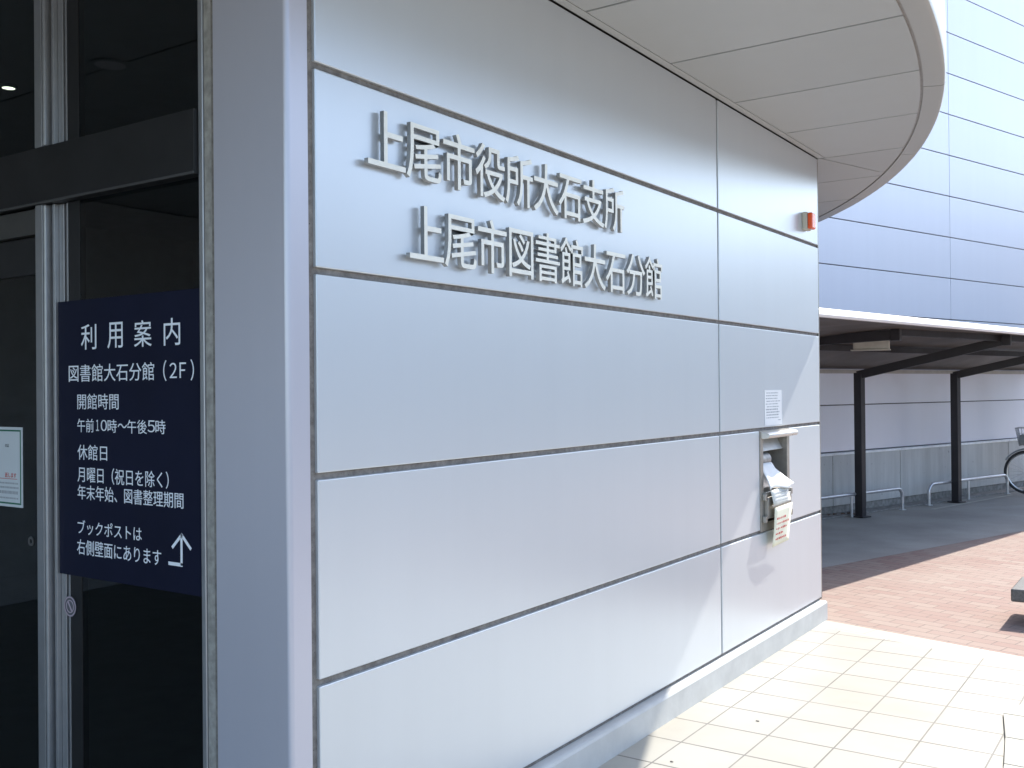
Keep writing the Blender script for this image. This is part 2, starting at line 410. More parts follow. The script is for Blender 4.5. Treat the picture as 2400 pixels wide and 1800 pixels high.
MB().yprism([(.004, 1.268), (.046, 1.272), (.058, 1.284), (.056, 1.298), (.040, 1.306), (.004, 1.310)], Y0+.012, Y1+.022, .004, 3).build('hood', mat('polished_steel', (.66, .64, .60), .28, .6), bk, True)
MB().yprism([(-.07, 1.262), (-.062, 1.266), (-.024, 1.192), (-.032, 1.188)], Y0+.045, Y1-.045).build('name_plate', mat('grey_plate', (.44, .45, .45), .45, .3), bk)
pp = MB()
for k in range(7): pp.yprism([(-.046, 1.232), (-.0452, 1.2325), (-.036, 1.214), (-.0368, 1.2135)], Y0+.20+k*.032, Y0+.222+k*.032)
pp.build('print', INK_G, bk)
MB().tube([(-.075, Y0+.045, 1.135), (-.075, Y0+.29, 1.135)], .042, 16).build('roller', mat('worn_steel', (.42, .41, .39), .5, .5, var=.25, scale=30), bk, True)
MB().yprism([(-.16, 1.10), (-.03, .97), (.02, .955), (.022, .93), (-.03, .94), (-.17, 1.08)], Y0+.045, Y1-.045, .003).build('flap', STEEL, bk, True)
MB().yprism([(.0, .93), (.03, .925), (.034, .90), (.03, .80), (.0, .79)], Y0+.05, Y1-.05, .004).build('flap_front', STEEL_D, bk, True)
for y in (Y0+.03, Y1-.03):
    for z in (.80, .93): MB().box(.006, .03, y-.014, y+.014, z-.022, z+.016, .004).build('hinge', STEEL_D, bk, True)
g = []
for i in range(9):
    t = i/8; z = 1.118-.150*t; x = -.028+.072*t**.9
    y0 = Y0+.06-.012*t; y1 = Y0+.27+.235*max(0, t-.25)**1.15/.72
    g.append([(x+.012*math.sin(6*j/6+3*t)*t, y0+(y1-y0)*j/8, z+.01*math.sin(j*.9)*t) for j in range(9)])
tag(MB().sheet(g, .0012).build('notice_sheet', PAPER, None, 'all'), 'crumpled white notice sheet draped over the book return flap', 'notice')
b = MB()
b.sheet([[(.036+.02*i/4, Y0+.075+.30*j/4, .962-.085*i/4+.004*math.sin(j+i)) for j in range(5)] for i in range(5)], .0012)
pst = tag(b.build('notice_strip', mat('dull_paper', (.66, .66, .60), .8), None, 'all'), 'dull paper strip with grey lines hanging below the crumpled sheet', 'notice')
q = MB()
for z in (.945, .925, .905): q.sheet([[(.0395+(.962-z)*.235, Y0+.10+.24*j/3, z+.003*math.sin(j)) for j in range(4)], [(.0415+(.962-z)*.235, Y0+.10+.24*j/3, z-.006+.003*math.sin(j)) for j in range(4)]], .0005)
q.build('print', INK_G, pst)
MB().box(.05, .056, Y0+.06, Y0+.36, .866, .88, .002).build('tape', STEEL_D, pst)
b = MB(); b.sheet([[(.056-.022*t+.004*math.sin(2*s+3*t), Y0+.088+.300*s+.010*t, .862-.236*t+.006*s) for s in [k/6 for k in range(7)]] for t in [k/8 for k in range(9)]], .0012)
ny = tag(b.build('notice_sheet', PAPER_Y, None, 'all'), 'cream notice with red lettering hanging below the book return hatch', 'notice')
q = MB(); random.seed(3)
for r in range(5):
    t = .30+.13*r; x = .056-.022*t+.0048; n = random.randint(5, 8)
    for k in range(n):
        s0 = .14+.09*k+random.uniform(-.01, .01); y = Y0+.085+.305*s0+.012*t; z = .862-.238*t+.006*s0
        hh = .012 if random.random() < .6 else .008
        q.box(x, x+.0006, y, y+random.uniform(.010, .021), z-hh/2, z+hh/2)
q.build('print', RED, ny)
nz = tag(MB().box(.0005, .0018, 5.745, 6.042, 1.345, 1.556).build('notice_sheet', PAPER), 'white printed notice stuck on the wall above the book return hatch', 'notice')
q = MB(); random.seed(5)
for r in range(11):
    z = 1.538-.0165*r; y = 5.762+random.uniform(0, .02); bold = r in (6, 7, 8)
    end = 6.02-random.uniform(0, .06) if r < 10 else 6.02
    if r == 10: y = 5.97
    while y < end:
        wd = random.uniform(.008, .03); q.box(.0018, .0022, y, min(end, y+wd), z-(.0040 if bold else .0026), z+(.0040 if bold else .0026)); y += wd+random.uniform(.003, .009)
q.build('print', INK_G, nz)

# ---------------------------------------------------------------- round canopy
CX, CY, CR = -8.136, 3.551, 9.409; RI = 9.288
can = thing('canopy', 'large round canopy with pale soffit panels above the panel wall', 'canopy', (CX, CY, 3.125))
def cpt(a, r=RI): return (CX+r*math.cos(a), CY+r*math.sin(a))
def arcy(ya, yb, r=RI, n=14):
    A, B = math.asin((ya-CY)/r), math.asin((yb-CY)/r); return [cpt(A+(B-A)*k/n, r) for k in range(n+1)]
lines = [6.82-.81*k for k in range(-5, 16)]
def soffit(poly): MB().prism(poly, 3.125, 3.145, .0015, 1).build('soffit_panel', SOFFIT, can, True)
for k in range(len(lines)-1):
    yb, ya = lines[k]-.007, lines[k+1]+.007
    if ya < CY-8.9: continue
    xl = .052 if 2.06 < (ya+yb)/2 < 6.82 else -5.5
    if abs(lines[k]-7.63) < .02:
        dg = lambda y: .02+.3155*(y-6.81)
        yd = 7.50
        soffit([(dg(ya)+.006, ya)]+arcy(ya, yd)+[(dg(yd)+.004, yd)])
        soffit([(-5.5, ya), (dg(ya)-.004, ya), (dg(yd)-.004, yd)]+arcy(yd+.008, yb)+[(-5.5, yb)])
        continue
    if ya < 2.06 < yb:
        soffit([(.052, 2.06)]+arcy(2.06, yb)+[(.052, yb)])
        soffit([(-5.5, ya)]+arcy(ya, 1.97)+[(-5.5, 1.97)]); continue
    soffit([(xl, ya)]+arcy(ya, yb)+[(xl, yb)])
MB().box(.004, .046, 2.0, 6.816, 3.126, 3.147, .003).build('wall_trim', SOFFIT, can, True)
n = 96
MB().prism([cpt(2*math.pi*k/n, CR-.02) for k in range(n)], 3.148, 3.36).build('roof', DARKGAP, can)
def rim_seg(a0, a1):
    prof = [(9.302, 3.123), (9.385, 3.119), (9.402, 3.124), (9.409, 3.138), (9.409, 3.38), (9.39, 3.39), (9.302, 3.39)]
    bmm = MB(); ns = 14; rows = []
    for i in range(ns+1):
        a = a0+(a1-a0)*i/ns
        rows.append([bmm.bm.verts.new((CX+r*math.cos(a), CY+r*math.sin(a), z)) for r, z in prof])
    L = len(prof)
    for i in range(ns):
        for j in range(L): bmm.bm.faces.new((rows[i][j], rows[i+1][j], rows[i+1][(j+1) % L], rows[i][(j+1) % L]))
    bmm.bm.faces.new(rows[0]); bmm.bm.faces.new(rows[-1][::-1])
    bmm.build('rim_panel', RIM, can, True)
for k in range(-8, 5): rim_seg(R(12.05+9.75*k)+.0005, R(12.05+9.75*(k+1))-.0005)
MB().ring((CX, CY, 3.130), 9.286, 9.304, .016, 'z', 240).build('reveal', STEEL_D, can)
dl = thing('downlight', 'round recessed downlight in the canopy soffit over the entrance', 'downlight', (-2.1, 1.18, 3.12))
MB().ring((-2.1, 1.18, 3.117), .07, .09, .01, 'z').build('trim', ALU, dl, True)
MB().disc((-2.1, 1.18, 3.118), .07, .004, 'z').build('diffuser', WHITEP, dl)

# ---------------------------------------------------------------- glazed entrance
ent = thing('glazed_entrance', 'dark glazed entrance front with metal frames left of the corner pillar', 'entrance', (-2, 2.0, 0))
def eb(name, material, x0, x1, z0, z1, y0=1.985, y1=2.05, bev=.003, parent=ent): return MB().box(x0, x1, y0, y1, z0, z1, bev).build(name, material, parent, True)
eb('header', BRONZE, -5.2, -.398, 2.238, 2.438, 1.97, 2.06)
MB().box(-5.2, -.398, 1.966, 1.972, 2.238, 2.246, .001).build('header', mat('grey_bead', (.10, .10, .10), .4, .5), ent)
MB().box(-.396, -.374, 1.984, 2.06, .0, 3.122, .004, 3).build('jamb', ALU, ent, True)
MB().box(-.3735, -.339, 1.990, 2.06, .0, 3.122, .001).build('jamb', mat('dusty_sealant', (.31, .30, .275), .8, var=.25, scale=35, bump=.002), ent)
def mullion(x, z0, z1, m=ALU):
    eb('mullion', m, x, x+.045, z0, z1, 1.972, 2.04, .003)
    MB().box(x+.0455, x+.0645, 1.972, 2.02, z0, z1, .008, 2).build('mullion', m, ent, True)
    eb('mullion', m, x+.076, x+.092, z0, z1, 1.990, 2.03, .004)
    eb('mullion', m, x+.0925, x+.124, z0, z1, 2.0045, 2.03, .005)
    eb('mullion', m, x+.138, x+.148, z0, z1, 2.0045, 2.02, .002)
    eb('mullion', BRONZE, x+.149, x+.216, z0, z1, 2.005, 2.03, .002)
    eb('mullion', BRONZE, x+.066, x+.0755, z0, z1, 2.0, 2.03, .001)
mullion(-1.267, .0, 2.237); mullion(-1.267, 2.439, 3.122)
mullion(-3.60, .0, 2.237); mullion(-3.60, 2.439, 3.122)
def pane(x0, x1, z0, z1, y=2.008): return MB().box(x0, x1, y, y+.008, z0, z1).build('glass_pane', GLASS, ent)
pane(-1.05, -.397, .03, 2.237); pane(-1.05, -.397, 2.439, 3.122); pane(-3.38, -1.268, 2.439, 3.122); pane(-5.2, -3.61, .03, 2.237); pane(-5.2, -3.61, 2.439, 3.122)
eb('transom', mat('grey_bronze_frame', (.075, .073, .068), .4, .3), -3.45, -1.27, 2.142, 2.232, 1.992, 2.05)
eb('threshold', ALU, -5.2, -.40, .0, .028, 1.98, 2.06)
dr = MB(); dr.box(-1.332, -1.283, 2.012, 2.045, .03, 2.138, .004); dr.box(-2.34, -2.29, 2.012, 2.045, .03, 2.138, .004)
dr.box(-2.29, -1.332, 2.012, 2.045, 2.003, 2.138, .004); dr.box(-2.29, -1.332, 2.012, 2.045, .03, .12, .004)
drf = dr.build('sliding_door', BRONZE, ent, True)
p = MB().box(-2.289, -1.333, 2.024, 2.032, .121, 2.002).build('glass_pane', GLASS, drf)
p = MB().ring((-1.391, 2.024, 1.038), .009, .017, .004).build('finger_pull', mat('grey_pull', (.16, .16, .16), .4, .6), drf)
d2 = MB(); d2.box(-2.40, -2.35, 2.012, 2.045, .03, 2.138, .004); d2.box(-3.40, -3.36, 2.012, 2.045, .03, 2.138, .004)
d2.box(-3.36, -2.40, 2.012, 2.045, 2.003, 2.138, .004); d2.box(-3.36, -2.40, 2.012, 2.045, .03, .12, .004)
drg = d2.build('sliding_door', BRONZE, ent, True)
MB().box(-3.359, -2.401, 2.024, 2.032, .121, 2.002).build('glass_pane', GLASS, drg)
# room behind the glass
rm = thing('entrance_hall', 'dim entrance hall behind the dark glass', 'hall', (-3, 4, 0))
MB().box(-6.4, -.226, 2.07, 6.69, -.001, .0015).build('floor', INTFLOOR, rm)
MB().box(-6.3, -.45, 6.60, 6.69, .003, 3.10).build('wall', INTER, rm)
MB().box(-6.4, -6.3, 2.07, 6.69, .003, 3.10).build('wall', INTER, rm)
MB().box(-.45, -.36, 2.51, 6.69, .003, 3.10).build('wall', INTER, rm)
MB().box(-6.4, -.226, 2.07, 6.69, 3.101, 3.118).build('ceiling', INTER, rm)
for x, y in ((-2.72, 2.69), (-2.60, 2.80)):
    t = thing('ceiling_lamp', 'small lit ceiling lamp seen through the upper left glass pane', 'ceiling lamp', (x, y, 3.09), 'lit lamps inside the hall')
    MB().ring((x, y, 3.083), .03, .04, .017, 'z', 20).build('trim', ALU, t)
    MB().disc((x, y, 3.086), .030, .006, 'z', 20).build('diffuser', LIT, t)
# unseen wall added left of the entrance to give the glass a dark reflection
tag(MB().box(-5.6, -5.2, -5.6, 1.95, 0, 3.12, .01).build('reflection_wall', REFLECTION_WALL), 'unseen wall added left of the entrance for its reflection in the glass', 'wall')

# ---------------------------------------------------------------- navy notice film on the glass
sg = thing('window_sign', 'navy blue library notice with white lettering on the glass beside the entrance door', 'sign', (-.78, 2.0, .95))
Yg = 2.0
MB().box(-1.172, -.397, Yg-.0005, Yg+.003, .947, 1.893).build('film', NAVY, sg)
def tx(t, x0, x1, z0, z1, off=0.): return text_fit('lettering', t, PRINT, sg, Yg-.0005, FRONT, x0, x1, z0, z1, .0006, off)
for ch, x0, x1 in (('利', -1.036, -.948), ('用', -.886, -.802), ('案', -.741, -.650), ('内', -.588, -.507)): tx(ch, x0, x1, 1.722, 1.808, .002)
tx('図書館大石分館', -1.110, -.638, 1.613, 1.672, .001); tx('（', -.592, -.576, 1.610, 1.676); tx('２', -.560, -.525, 1.619, 1.667); tx('Ｆ', -.511, -.480, 1.619, 1.667); tx('）', -.458, -.442, 1.610, 1.676)
tx('開館時間', -1.060, -.827, 1.519, 1.572)
for t_, x0, x1, z0, z1 in (('午前', 377, 462, 1.441, 1.487), ('１', 474, 488, 1.447, 1.484), ('０', 498, 528, 1.447, 1.484), ('時', 532, 577, 1.442, 1.486), ('〜', 582, 626, 1.458, 1.473), ('午後', 628, 720, 1.441, 1.486), ('５', 724, 757, 1.447, 1.485), ('時', 760, 805, 1.442, 1.487)):
    tx(t_, -1.061+.001117*(x0-377), -1.061+.001117*(x1-377), z0, z1)
tx('休館日', -1.061, -.892, 1.347, 1.399)
tx('月曜日（祝日を除く）', -1.062, -.569, 1.270, 1.324)
tx('年末年始、図書整理期間', -1.062, -.497, 1.211, 1.261)
tx('ブックポストは', -1.063, -.708, 1.093, 1.141)
tx('右側壁面にあります', -1.068, -.609, 1.023, 1.075)
a = MB(); zc = Yg-.0005
def bar2(p, q, wd):
    p, q = Vector((p[0], 0, p[1])), Vector((q[0], 0, q[1])); d = (q-p).normalized(); s = Vector((-d.z, 0, d.x))*wd/2
    vs = [p+s, q+s, q-s, p-s]; A = [a.bm.verts.new((v.x, zc, v.z)) for v in vs]; B = [a.bm.verts.new((v.x, zc-.0006, v.z)) for v in vs]
    a.bm.faces.new(A); a.bm.faces.new(B[::-1])
    for i in range(4): a.bm.faces.new((A[i], B[i], B[(i+1) % 4], A[(i+1) % 4]))
bar2((-.508, 1.034), (-.508, 1.124), .010); bar2((-.573, 1.036), (-.503, 1.036), .011)
bar2((-.554, 1.086), (-.5045, 1.132), .010); bar2((-.462, 1.088), (-.5105, 1.1325), .010)
a.build('arrow', PRINT, sg)
st = thing('round_sticker', 'small round sticker with a slashed ring on the frame below the navy notice', 'sticker', (-1.116, 2.0, .837))
PK = mat('faded_pink_print', (.42, .34, .39), .6)
MB().ring((-1.116, 2.003, .837), .0, .0361, .0012).build('backing', mat('sticker_grey', (.10, .10, .11), .6), st)
s2 = MB(); s2.ring((-1.116, 2.0017, .837), .030, .0345, .0008); s2.ring((-1.116, 2.0017, .837), .019, .0225, .0008)
mt = Matrix.Translation((-1.116, 2.0017, .837)) @ Matrix.Rotation(R(-35), 4, 'Y')
s2.box(-.003, .003, -.0008, 0, -.020, .020, 0, 2, mt); s2.build('ring_mark', PK, st)

# poster on the sliding door
ps = thing('poster', 'white poster with a green border on the sliding door glass at the left edge', 'poster', (-1.65, 2.02, 1.158))
MB().box(-1.86, -1.440, 2.0195, 2.022, 1.156, 1.451).build('sheet', mat('poster_paper', (.60, .64, .66), .6, var=.02), ps)
q = MB(); yq = 2.0195
for x0, x1, z0, z1 in ((-1.850, -1.450, 1.435, 1.441), (-1.850, -1.450, 1.166, 1.172), (-1.850, -1.844, 1.1725, 1.4345), (-1.456, -1.450, 1.1725, 1.4345)): q.box(x0, x1, yq-.0006, yq, z0, z1)
q.build('border', GREEN, ps)
text_fit('lettering', '返します', RED, ps, yq, FRONT, -1.558, -1.482, 1.264, 1.282, .0006, .02)
MB().box(-1.80, -1.476, yq-.0006, yq, 1.2585, 1.2605).build('underline', RED, ps)
text_fit('lettering', 'のは', INK, ps, yq, FRONT, -1.556, -1.530, 1.376, 1.388, .0006)
q = MB(); random.seed(11)
for z, hh, bold in ((1.243, .006, 0), (1.227, .007, 0), (1.209, .011, 1), (1.188, .006, 0)):
    x = -1.80
    while x < -1.472:
        wd = random.uniform(.004, .009); q.box(x, x+wd, yq-.0006, yq, z-hh/2, z+hh/2); x += wd+random.uniform(.002, .004)
q.build('print', INK_G, ps)

# ---------------------------------------------------------------- rear building
rear = thing('rear_building', 'rear building wall of pale metal panels on a concrete base', 'building', (-.7, 15.2, 0))
WX, WY, WM = -1.669, 12.32, .32
wd = Vector((WM, 1, 0)).normalized(); wn = Vector((wd.y, -wd.x, 0))      # along the wall, out of the wall
def wp(s, d=0, z=0): p = Vector((WX, WY, 0))+wd*s+wn*d; p.z = z; return p
RM = Matrix((wd, -wn, Vector((0, 0, 1)))).transposed().to_4x4(); RM.translation = (WX, WY, 0)   # local x along, y into the wall
SJ = (15.24-WY)/wd.y
cols = [SJ-8.4, SJ-4.2, SJ, SJ+4.2, SJ+8.4]
b = MB(); b.box(cols[0], cols[-1], .02, .6, .0, 9.6, 0, 2, RM); b.build('joint_backing', mat('rear_joint', (.16, .15, .15), .8), rear)
for i in range(14):
    z0 = .757+.583*i
    for j in range(4):
        MB().box(cols[j]+.005, cols[j+1]-.005, 0.0, .019, z0+.007, z0+.5765, .002, 2, RM).build('panel', PANEL_REAR, rear, True)
LEDGE = mat('pale_ledge', (.85, .85, .84), .4)
SB = [(y-WY)/wd.y for y in (7.0, 8.2, 9.6, 11.0, 12.43, 13.87, 15.28, 16.69, 18.1, 19.5, 21)]
for j in range(len(SB)-1):
    MB().box(SB[j]+.006, SB[j+1]-.006, -.055, .018, .10, .722, .006, 2, RM).build('base_block', CONC_REAR, rear, True)
    MB().box(SB[j]+.004, SB[j+1]-.004, -.075, .016, .7225, .750, .004, 2, RM).build('ledge', LEDGE, rear, True)
MB().box(SB[0], SB[-1], -.03, .018, .0, .098, 0, 2, RM).build('footing', ROUGHCONC, rear)
MB().box(SB[0], SB[-1], -.02, .0195, .099, .72, 0, 2, RM).build('joint_backing', DARKGAP, rear)
MB().prism([tuple(wp(-5, .26))[:2], tuple(wp(9, .26))[:2], tuple(wp(9, .05))[:2], tuple(wp(-5, .05))[:2]], 0.0, .012).build('kerb_strip', ROUGHCONC, rear)
b = MB(); b.bm.faces.new([b.bm.verts.new((x, y, .0015)) for x, y in ((-.69, 13.55), (-.09, 15.85), (-.045, 15.84), (-.63, 13.52))]); structure(b.build('sunlit_strip', SUNSTRIP))  # band of sunlight on the ground, painted in as a paler strip

# ---------------------------------------------------------------- bicycle shelter
sh = thing('bicycle_shelter', 'dark bicycle shelter with sloping roof and cantilever arms along the rear wall', 'shelter', (-1.2, 12.3, 0))
P0, P1 = Vector((-1.228, 12.323, 0)), Vector((-.552, 14.5, 0)); dp = P1-P0
fdir = Vector((.2, 1, 0)).normalized()
RB = lambda s: wp(s, .03, 1.79)                        # back edge of the roof
def RFp(y): return Vector((.55+.2*(y-12.1), y, 2.145))
pn = (wp(1, 0, 1.79)-wp(0, 0, 1.79)).cross(RFp(12.1)-wp(0, 0, 1.79))
def roofz(x, y):
    q = wp(0, 0, 1.79); d = min(1, max(0, ((x-q.x)*wn.x+(y-q.y)*wn.y)/2.15))
    return q.z-((x-q.x)*pn.x+(y-q.y)*pn.y)/pn.z+.10*math.sin(math.pi*d)
y0, y1 = 7.3, 17.4
sA, sB = (y0-WY)/wd.y, (y1-WY)/wd.y
grid = []
for i in range(9):
    t = i/8; ra, rb = RB(sA).lerp(RFp(y0), t), RB(sB).lerp(RFp(y1-.35), t)
    grid.append([ra.lerp(rb, j/8)+Vector((0, 0,   .10*math.sin(math.pi*t))) for j in range(9)])
MB().sheet(grid, .018).build('roof', ROOFM, sh, True)
fa, fb = RFp(y0), RFp(y1-.35)
gd = (fb-fa).normalized(); go = Vector((gd.y, -gd.x, 0)).normalized(); gu = go.cross(gd)*-1
if gu.z < 0: gu = -gu
gm = MB(); gp = [(0, -.030), (.034, -.030), (.046, -.012), (.030, .022), (.0, .044)]
ga = [gm.bm.verts.new(fa+go*x+gu*z) for x, z in gp]; gb = [gm.bm.verts.new(fb+go*x+gu*z) for x, z in gp]
gm.bm.faces.new(ga); gm.bm.faces.new(gb[::-1])
for i in range(5): gm.bm.faces.new((ga[i], gb[i], gb[(i+1) % 5], ga[(i+1) % 5]))
gm.build('gutter', WHITEP, sh)
MB().beam(RB(sA)+Vector((.05, 0, -.03)), RB(sB)+Vector((.05, 0, -.03)), .05, .05).build('back_rail', mat('pale_rail', (.42, .40, .37), .5), sh, True)
arm_dir = Vector((.93, .1, 0))
ends = []
for k in (-1, 0, 1, 2):
    B = P0+dp*k
    M4 = Matrix((wd, -wn, Vector((0, 0, 1)))).transposed().to_4x4(); M4.translation = B
    MB().box(-.045, .045, -.05, .05, 0, 1.735+(.30 if k < 0 else 0), .006, 2, M4).build('post', DARKPAINT, sh, True)
    MB().box(-.09, .09, -.085, .085, .001, .014, .003, 1, M4).build('base_plate', DARKPAINT, sh, True)
    e = B+Vector((1.60, .08, 0)); e.z = roofz(e.x, e.y)-.06; ends.append(e)
    a0 = B+Vector((-.02, 0, 1.705+(.30 if k < 0 else 0)))
    MB().beam(a0, e, .07, .10).build('arm', DARKPAINT, sh, True)
    MB().beam(e+Vector((0, 0, -.06)), e+Vector((0, 0, .055)), .09, .09, upv=(0, 1, 0)).build('bracket', DARKPAINT, sh, True)
    m2 = a0.lerp(e, .5)
MB().beam(ends[0]+Vector((.0, .05, .03)), ends[-1]+Vector((.0, .6, .03)), .05, .08).build('purlin', DARKPAINT, sh, True)
mids = [(P0+dp*k+Vector((.55, .03, 0))) for k in (-1, 2)]
for q in mids: q.z = roofz(q.x, q.y)-.05
MB().beam(mids[0]-dp*.4, mids[1]+dp*.3, .05, .07).build('purlin', DARKPAINT, sh, True)
lt = thing('shelter_lamp', 'pale box lamp hanging under the shelter roof', 'lamp', (-.72, 10.9, 1.9))
lx, ly = -.70, 10.85; lz = roofz(lx, ly)-.02
ML = Matrix.Translation((lx, ly, lz)) @ Matrix.Rotation(R(12), 4, 'Z')
MB().box(-.18, .18, -.09, .09, -.125, -.035, .012, 3, ML).build('diffuser', mat('lamp_cover', (.55, .53, .46), .4), lt, True)
MB().box(-.205, .19, -.10, .10, -.135, -.1255, .003, 2, ML).build('trim', BEIGE, lt, True)
MB().box(-.05, .05, -.05, .05, -.0345, .0, .003, 2, ML).build('bracket', DARKPAINT, lt, True)

# ---------------------------------------------------------------- bicycle parking rails
def rail(a, b, label):
    a, b = Vector(a), Vector(b); d = (b-a).normalized(); L = (b-a).length; h, r = .275, .11
    pts = [a, a+Vector((0, 0, h-r))]
    pts += [a+d*(r-r*math.cos(t))+Vector((0, 0, h-r+r*math.sin(t))) for t in [math.pi/2*k/6 for k in range(1, 7)]]
    pts += [b-d*(r-r*math.cos(t))+Vector((0, 0, h-r+r*math.sin(t))) for t in [math.pi/2*k/6 for k in range(6, -1, -1)]]
    pts += [b]
    t = thing('parking_rail', label, 'bike rail', a, 'tubular bicycle parking rails along the rear wall')
    MB().tube(pts, .021, 12).build('tube', GALV, t, True)
    m = a.lerp(b, .48); MB().tube([m, m+Vector((0, 0, h-.015))], .017, 10).build('leg', GALV, t, True)
    for q in (a, b): MB().disc((q.x, q.y, .0), .045, .008, 'z', 16).build('foot_plate', GALV, t)
A, B = Vector((-.79, 13.96, 0)), Vector((-.14, 15.99, 0))
rail(A, B, 'low galvanised parking rail behind the right shelter post, reaching the bicycle')
off = Vector((-.97, 13.29, 0))
rail(off-(B-A), off, 'low galvanised parking rail behind the left shelter post, cut off by the panel wall')

# ---------------------------------------------------------------- bicycle
bi = thing('bicycle', 'silver bicycle with a wire front basket parked at the end of the rails', 'bicycle', (.6, 16.0, 0))
BY = 16.02
def wheel(cx):
    wz = .318
    tyre = MB().tube([(cx+.298*math.cos(2*math.pi*k/48), BY, wz+.298*math.sin(2*math.pi*k/48)) for k in range(48)], .019, 10, closed=True).build('wheel', RUBBER, bi, True)
    MB().tube([(cx+.274*math.cos(2*math.pi*k/48), BY, wz+.274*math.sin(2*math.pi*k/48)) for k in range(48)], .010, 8, closed=True).build('rim', CHROME, tyre, True)
    s = MB()
    for k in range(28):
        a0 = 2*math.pi*k/28; sg2 = 1 if k % 2 else -1
        s.tube([(cx+.018*math.cos(a0+sg2*1.2), BY+.02*sg2, wz+.018*math.sin(a0+sg2*1.2)), (cx+.27*math.cos(a0), BY, wz+.27*math.sin(a0))], .0014, 5)
    s.build('spokes', CHROME, tyre)
    MB().tube([(cx, BY-.05, wz), (cx, BY+.05, wz)], .02, 12).build('hub', CHROME, tyre, True)
    MB().tube([(cx+.335*math.cos(t), BY, wz+.335*math.sin(t)) for t in [R(v) for v in range(20, 151, 10)]], [.012]*14, 8).build('mudguard', SILVERPAINT, bi, True)
wheel(.125); wheel(1.19)
HT, HB = (.36, BY, .84), (.30, BY, .62); BB = (.76, BY, .30); ST = (.93, BY, .74); RAX = (1.19, BY, .318)
f = MB()
for p, q, r in ((HT, HB, .02), ((.31, BY, .66), BB, .018), (BB, ST, .016), (BB, RAX, .010), ((.92, BY, .68), RAX, .009), ((.33, BY, .74), (.85, BY, .52), .015)): f.tube([p, q], r, 10)
f.build('frame', SILVERPAINT, bi, True)
f = MB()
for s in (-.045, .045): f.tube([(.30, BY+s, .62), (.22, BY+s, .45), (.125, BY+s, .318)], .010, 8)
f.tube([(.30, BY-.05, .63), (.30, BY+.05, .63)], .012, 8); f.build('fork', CHROME, bi, True)
MB().tube([(.56, BY-.27, .96), (.44, BY-.25, 1.0), (.37, BY-.06, .99), (.37, BY+.06, .99), (.44, BY+.25, 1.0), (.56, BY+.27, .96)], .011, 10).build('handlebar', CHROME, bi, True)
MB().tube([HT, (.37, BY, .99)], .012, 10).build('stem', CHROME, bi, True)
for s in (-.27, .27): MB().tube([(.56, BY+s, .96), (.67, BY+s*1.02, .945)], .016, 10).build('grip', RUBBER, bi, True)
MB().prism([(.80, BY-.02), (.92, BY-.04), (1.06, BY-.10), (1.09, BY), (1.06, BY+.10), (.92, BY+.04), (.80, BY+.02)], .83, .885, .02, 3).build('saddle', RUBBER, bi, True)
MB().tube([ST, (.96, BY, .84)], .012, 10).build('seat_post', CHROME, bi, True)
MB().tube([(.70, BY-.06, .30), (.82, BY-.06, .30)], .05, 14).build('crank', CHROME, bi, True)
bs = MB()
def rect(z, gx, gy): return [(.155-gx, BY-gy, z), (.155+gx, BY-gy, z), (.155+gx, BY+gy, z), (.155-gx, BY+gy, z)]
T_, B_ = rect(.955, .17, .17), rect(.70, .125, .13)
for q in (T_, rect(.87, .155, .155), rect(.79, .14, .142), B_): bs.tube(q, .0045 if q is T_ else .0025, 6, closed=True)
for e in range(4):
    for k in range(9):
        t = k/9; bs.tube([Vector(T_[e]).lerp(Vector(T_[(e+1) % 4]), t), Vector(B_[e]).lerp(Vector(B_[(e+1) % 4]), t)], .002, 5)
for k in range(8): bs.tube([Vector(B_[0]).lerp(Vector(B_[1]), k/7), Vector(B_[3]).lerp(Vector(B_[2]), k/7)], .002, 5)
bs.build('basket', WIRE, bi)
MB().box(.03, .28, BY-.12, BY+.12, .71, .86, .03, 3).build('basket_liner', mat('grey_liner', (.26, .27, .27), .8), bi, True)

# ---------------------------------------------------------------- low stone bench and tiled block
bn = thing('stone_bench', 'low dark stone bench on the brick paving at the right edge', 'bench', (1.9, 7.7, 0))
MB().box(1.093, 3.0, 7.29, 7.80, .148, .232, .010, 3).build('seat', GRANITE, bn, True)
for x in (1.50, 2.5): MB().box(x, x+.14, 7.36, 7.74, -.003, .1475, .006).build('leg', GRANITE, bn, True)
STEP = [(1.340, 5.244), (1.394, 5.446), (1.393, 5.85), (3.2, 5.45), (3.2, 2.62), (1.675, 2.62), (1.453, 4.449), (1.401, 4.875)]
STEP_ROWS = [(4.892+.347*k, 5.239+.347*k) for k in range(-7, 3)]
tb = thing('tiled_step', 'low cream tiled step with a bent edge in the lower right corner', 'step', (2.2, 3.4, 0))
H = .016; pl2 = STEP
MB().prism([(x-.0035 if x < 2 else x, y) for x, y in pl2], .0008, .0028).build('edge_joint', mat('step_joint', (.24, .225, .19), .9), tb)
MB().prism([(2.25+(x-2.25)*.994, 3.2+(y-3.2)*.996) for x, y in pl2], .0029, H-.012).build('riser', mat('step_grout', (.20, .185, .155), .85), tb)
def clip(poly, ya, yb):
    out = []
    for sgn, lim in ((1, ya), (-1, yb)):
        res = []; src = poly if sgn == 1 else out
        for k in range(len(src)):
            p, q = src[k], src[(k+1) % len(src)]; a, b = sgn*(p[1]-lim), sgn*(q[1]-lim)
            if a >= 0: res.append(p)
            if a*b < 0: t = a/(a-b); res.append((p[0]+(q[0]-p[0])*t, p[1]+(q[1]-p[1])*t))
        out = res
    return out
BT = mat('step_tile', (.36, .34, .285), .45, var=.06, scale=6, bump=.0006)
for ya, yb in STEP_ROWS:
    q = clip(pl2, ya+.003, yb-.003)
    if len(q) > 2: MB().prism(q, H-.0118, H, .002, 1).build('tile_course', BT, tb, True)

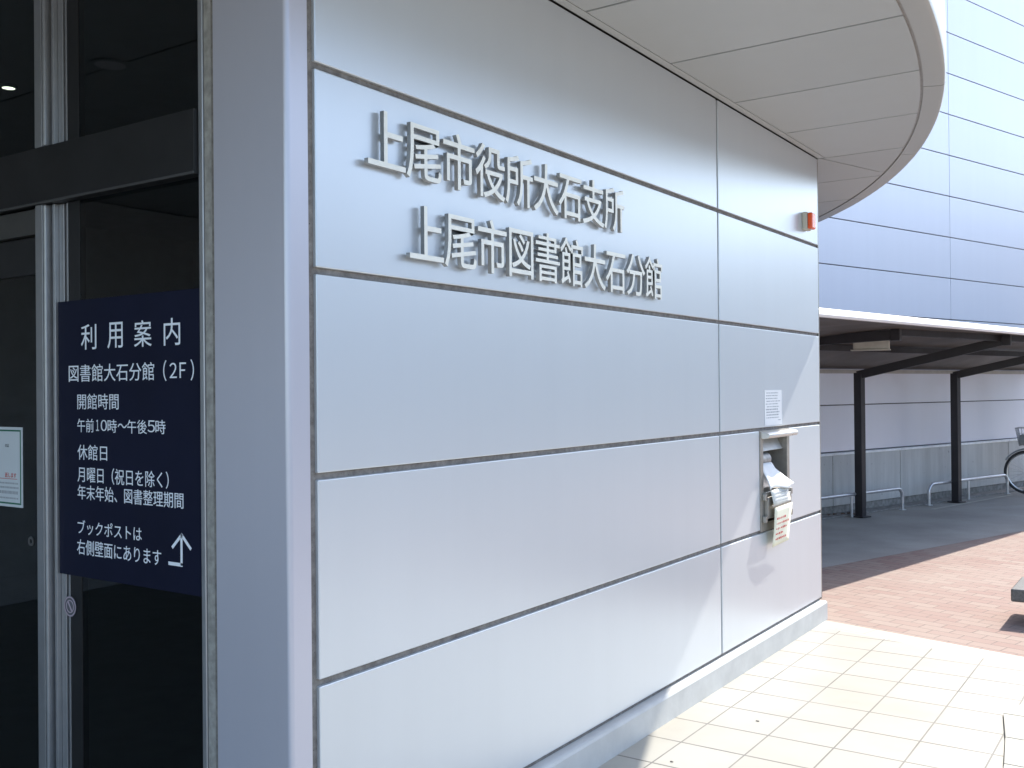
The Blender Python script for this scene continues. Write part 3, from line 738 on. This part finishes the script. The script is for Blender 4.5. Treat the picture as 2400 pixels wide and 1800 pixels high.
# ---------------------------------------------------------------- unseen houses added to darken the reflections in the metal walls
def house(x, y, lx, ly, h, col, label):
    t = thing('reflection_house', label, 'building', (x, y, 0))
    wm = mat('render_'+str(int(x)), tuple(v*2 for v in col), .85)
    MB().box(x, x+lx, y, y+ly, 0, h, .05).build('wall', wm, t)
    MB().box(x-.3, x+lx+.3, y-.3, y+ly+.3, h+.002, h+.3, .04).build('roof', mat('roof_'+str(int(x)), (.12, .12, .125), .7), t)
    n = int(ly/3); q = MB()
    for f_ in range(int(h/3)):
        for k in range(n): q.box(x-.03, x-.002, y+1+3*k, y+2.6+3*k, 1+3*f_, 2.3+3*f_, .01)
    q.build('windows', BRONZE, t)
for hx, hy, lx, ly, hh, cc, lb in ((26, -12, 10, 14, 5.2, (.30, .29, .28), 'unseen grey low house added opposite the entrance for reflections'), (24, 6, 10, 12, 5.4, (.34, .31, .27), 'unseen beige small house added for reflections in the metal walls'),
        (27, 21, 12, 16, 10, (.28, .29, .30), 'unseen grey three bay house added for reflections in the metal walls'), (24, 40, 12, 16, 9.6, (.33, .32, .30), 'unseen pale house added for reflections in the metal walls'), (12, 62, 16, 12, 10.5, (.30, .30, .30), 'unseen grey building added at the far end for reflections in the metal walls')):
    house(hx, hy, lx, ly, hh, cc, lb)

# ---------------------------------------------------------------- small litter
def pebble(x, y, r, label):
    b = MB(); bmesh.ops.create_icosphere(b.bm, subdivisions=2, radius=r)
    for v in b.bm.verts: v.co = Vector((v.co.x*1.4, v.co.y*.9, v.co.z*.45))*random.uniform(.85, 1.15)+Vector((x, y, r*.4))
    tag(b.build('pebble', PEBBLE, None, 'all'), label, 'pebble', 'specks on the terrace')
pebble(.389, 4.548, .006, 'small dark pebble on the sunlit tiles near the wall'); pebble(.272, 3.86, .0055, 'small dark pebble on the tiles beside the shadow edge')
def leaf(x, y, z, r, rot, label):
    b = MB(); g = []
    for i in range(5):
        t = i/4; hw = r*.45*math.sin(math.pi*(.08+.84*t)); g.append([(x+math.cos(rot)*(t-.5)*2*r-math.sin(rot)*hw*s, y+math.sin(rot)*(t-.5)*2*r+math.cos(rot)*hw*s, z+.25*r*abs(s)+.2*r*math.sin(3*t)) for s in (-1, 0, 1)])
    b.sheet(g, .0008); tag(b.build('fallen_leaf', LEAF, None, 'all'), label, 'leaf', 'fallen leaves by the shelter post')
lf = [(-1.53, 12.30), (-1.46, 12.40), (-1.38, 12.45), (-1.30, 12.55), (-1.58, 12.22)]
for k, (x, y) in enumerate(lf):
    leaf(x, y, .006, random.uniform(.04, .06), random.uniform(0, 3), 'brown fallen leaf on the ground behind the left shelter post')

bpy.data.objects.remove(FO); bpy.data.curves.remove(FC)
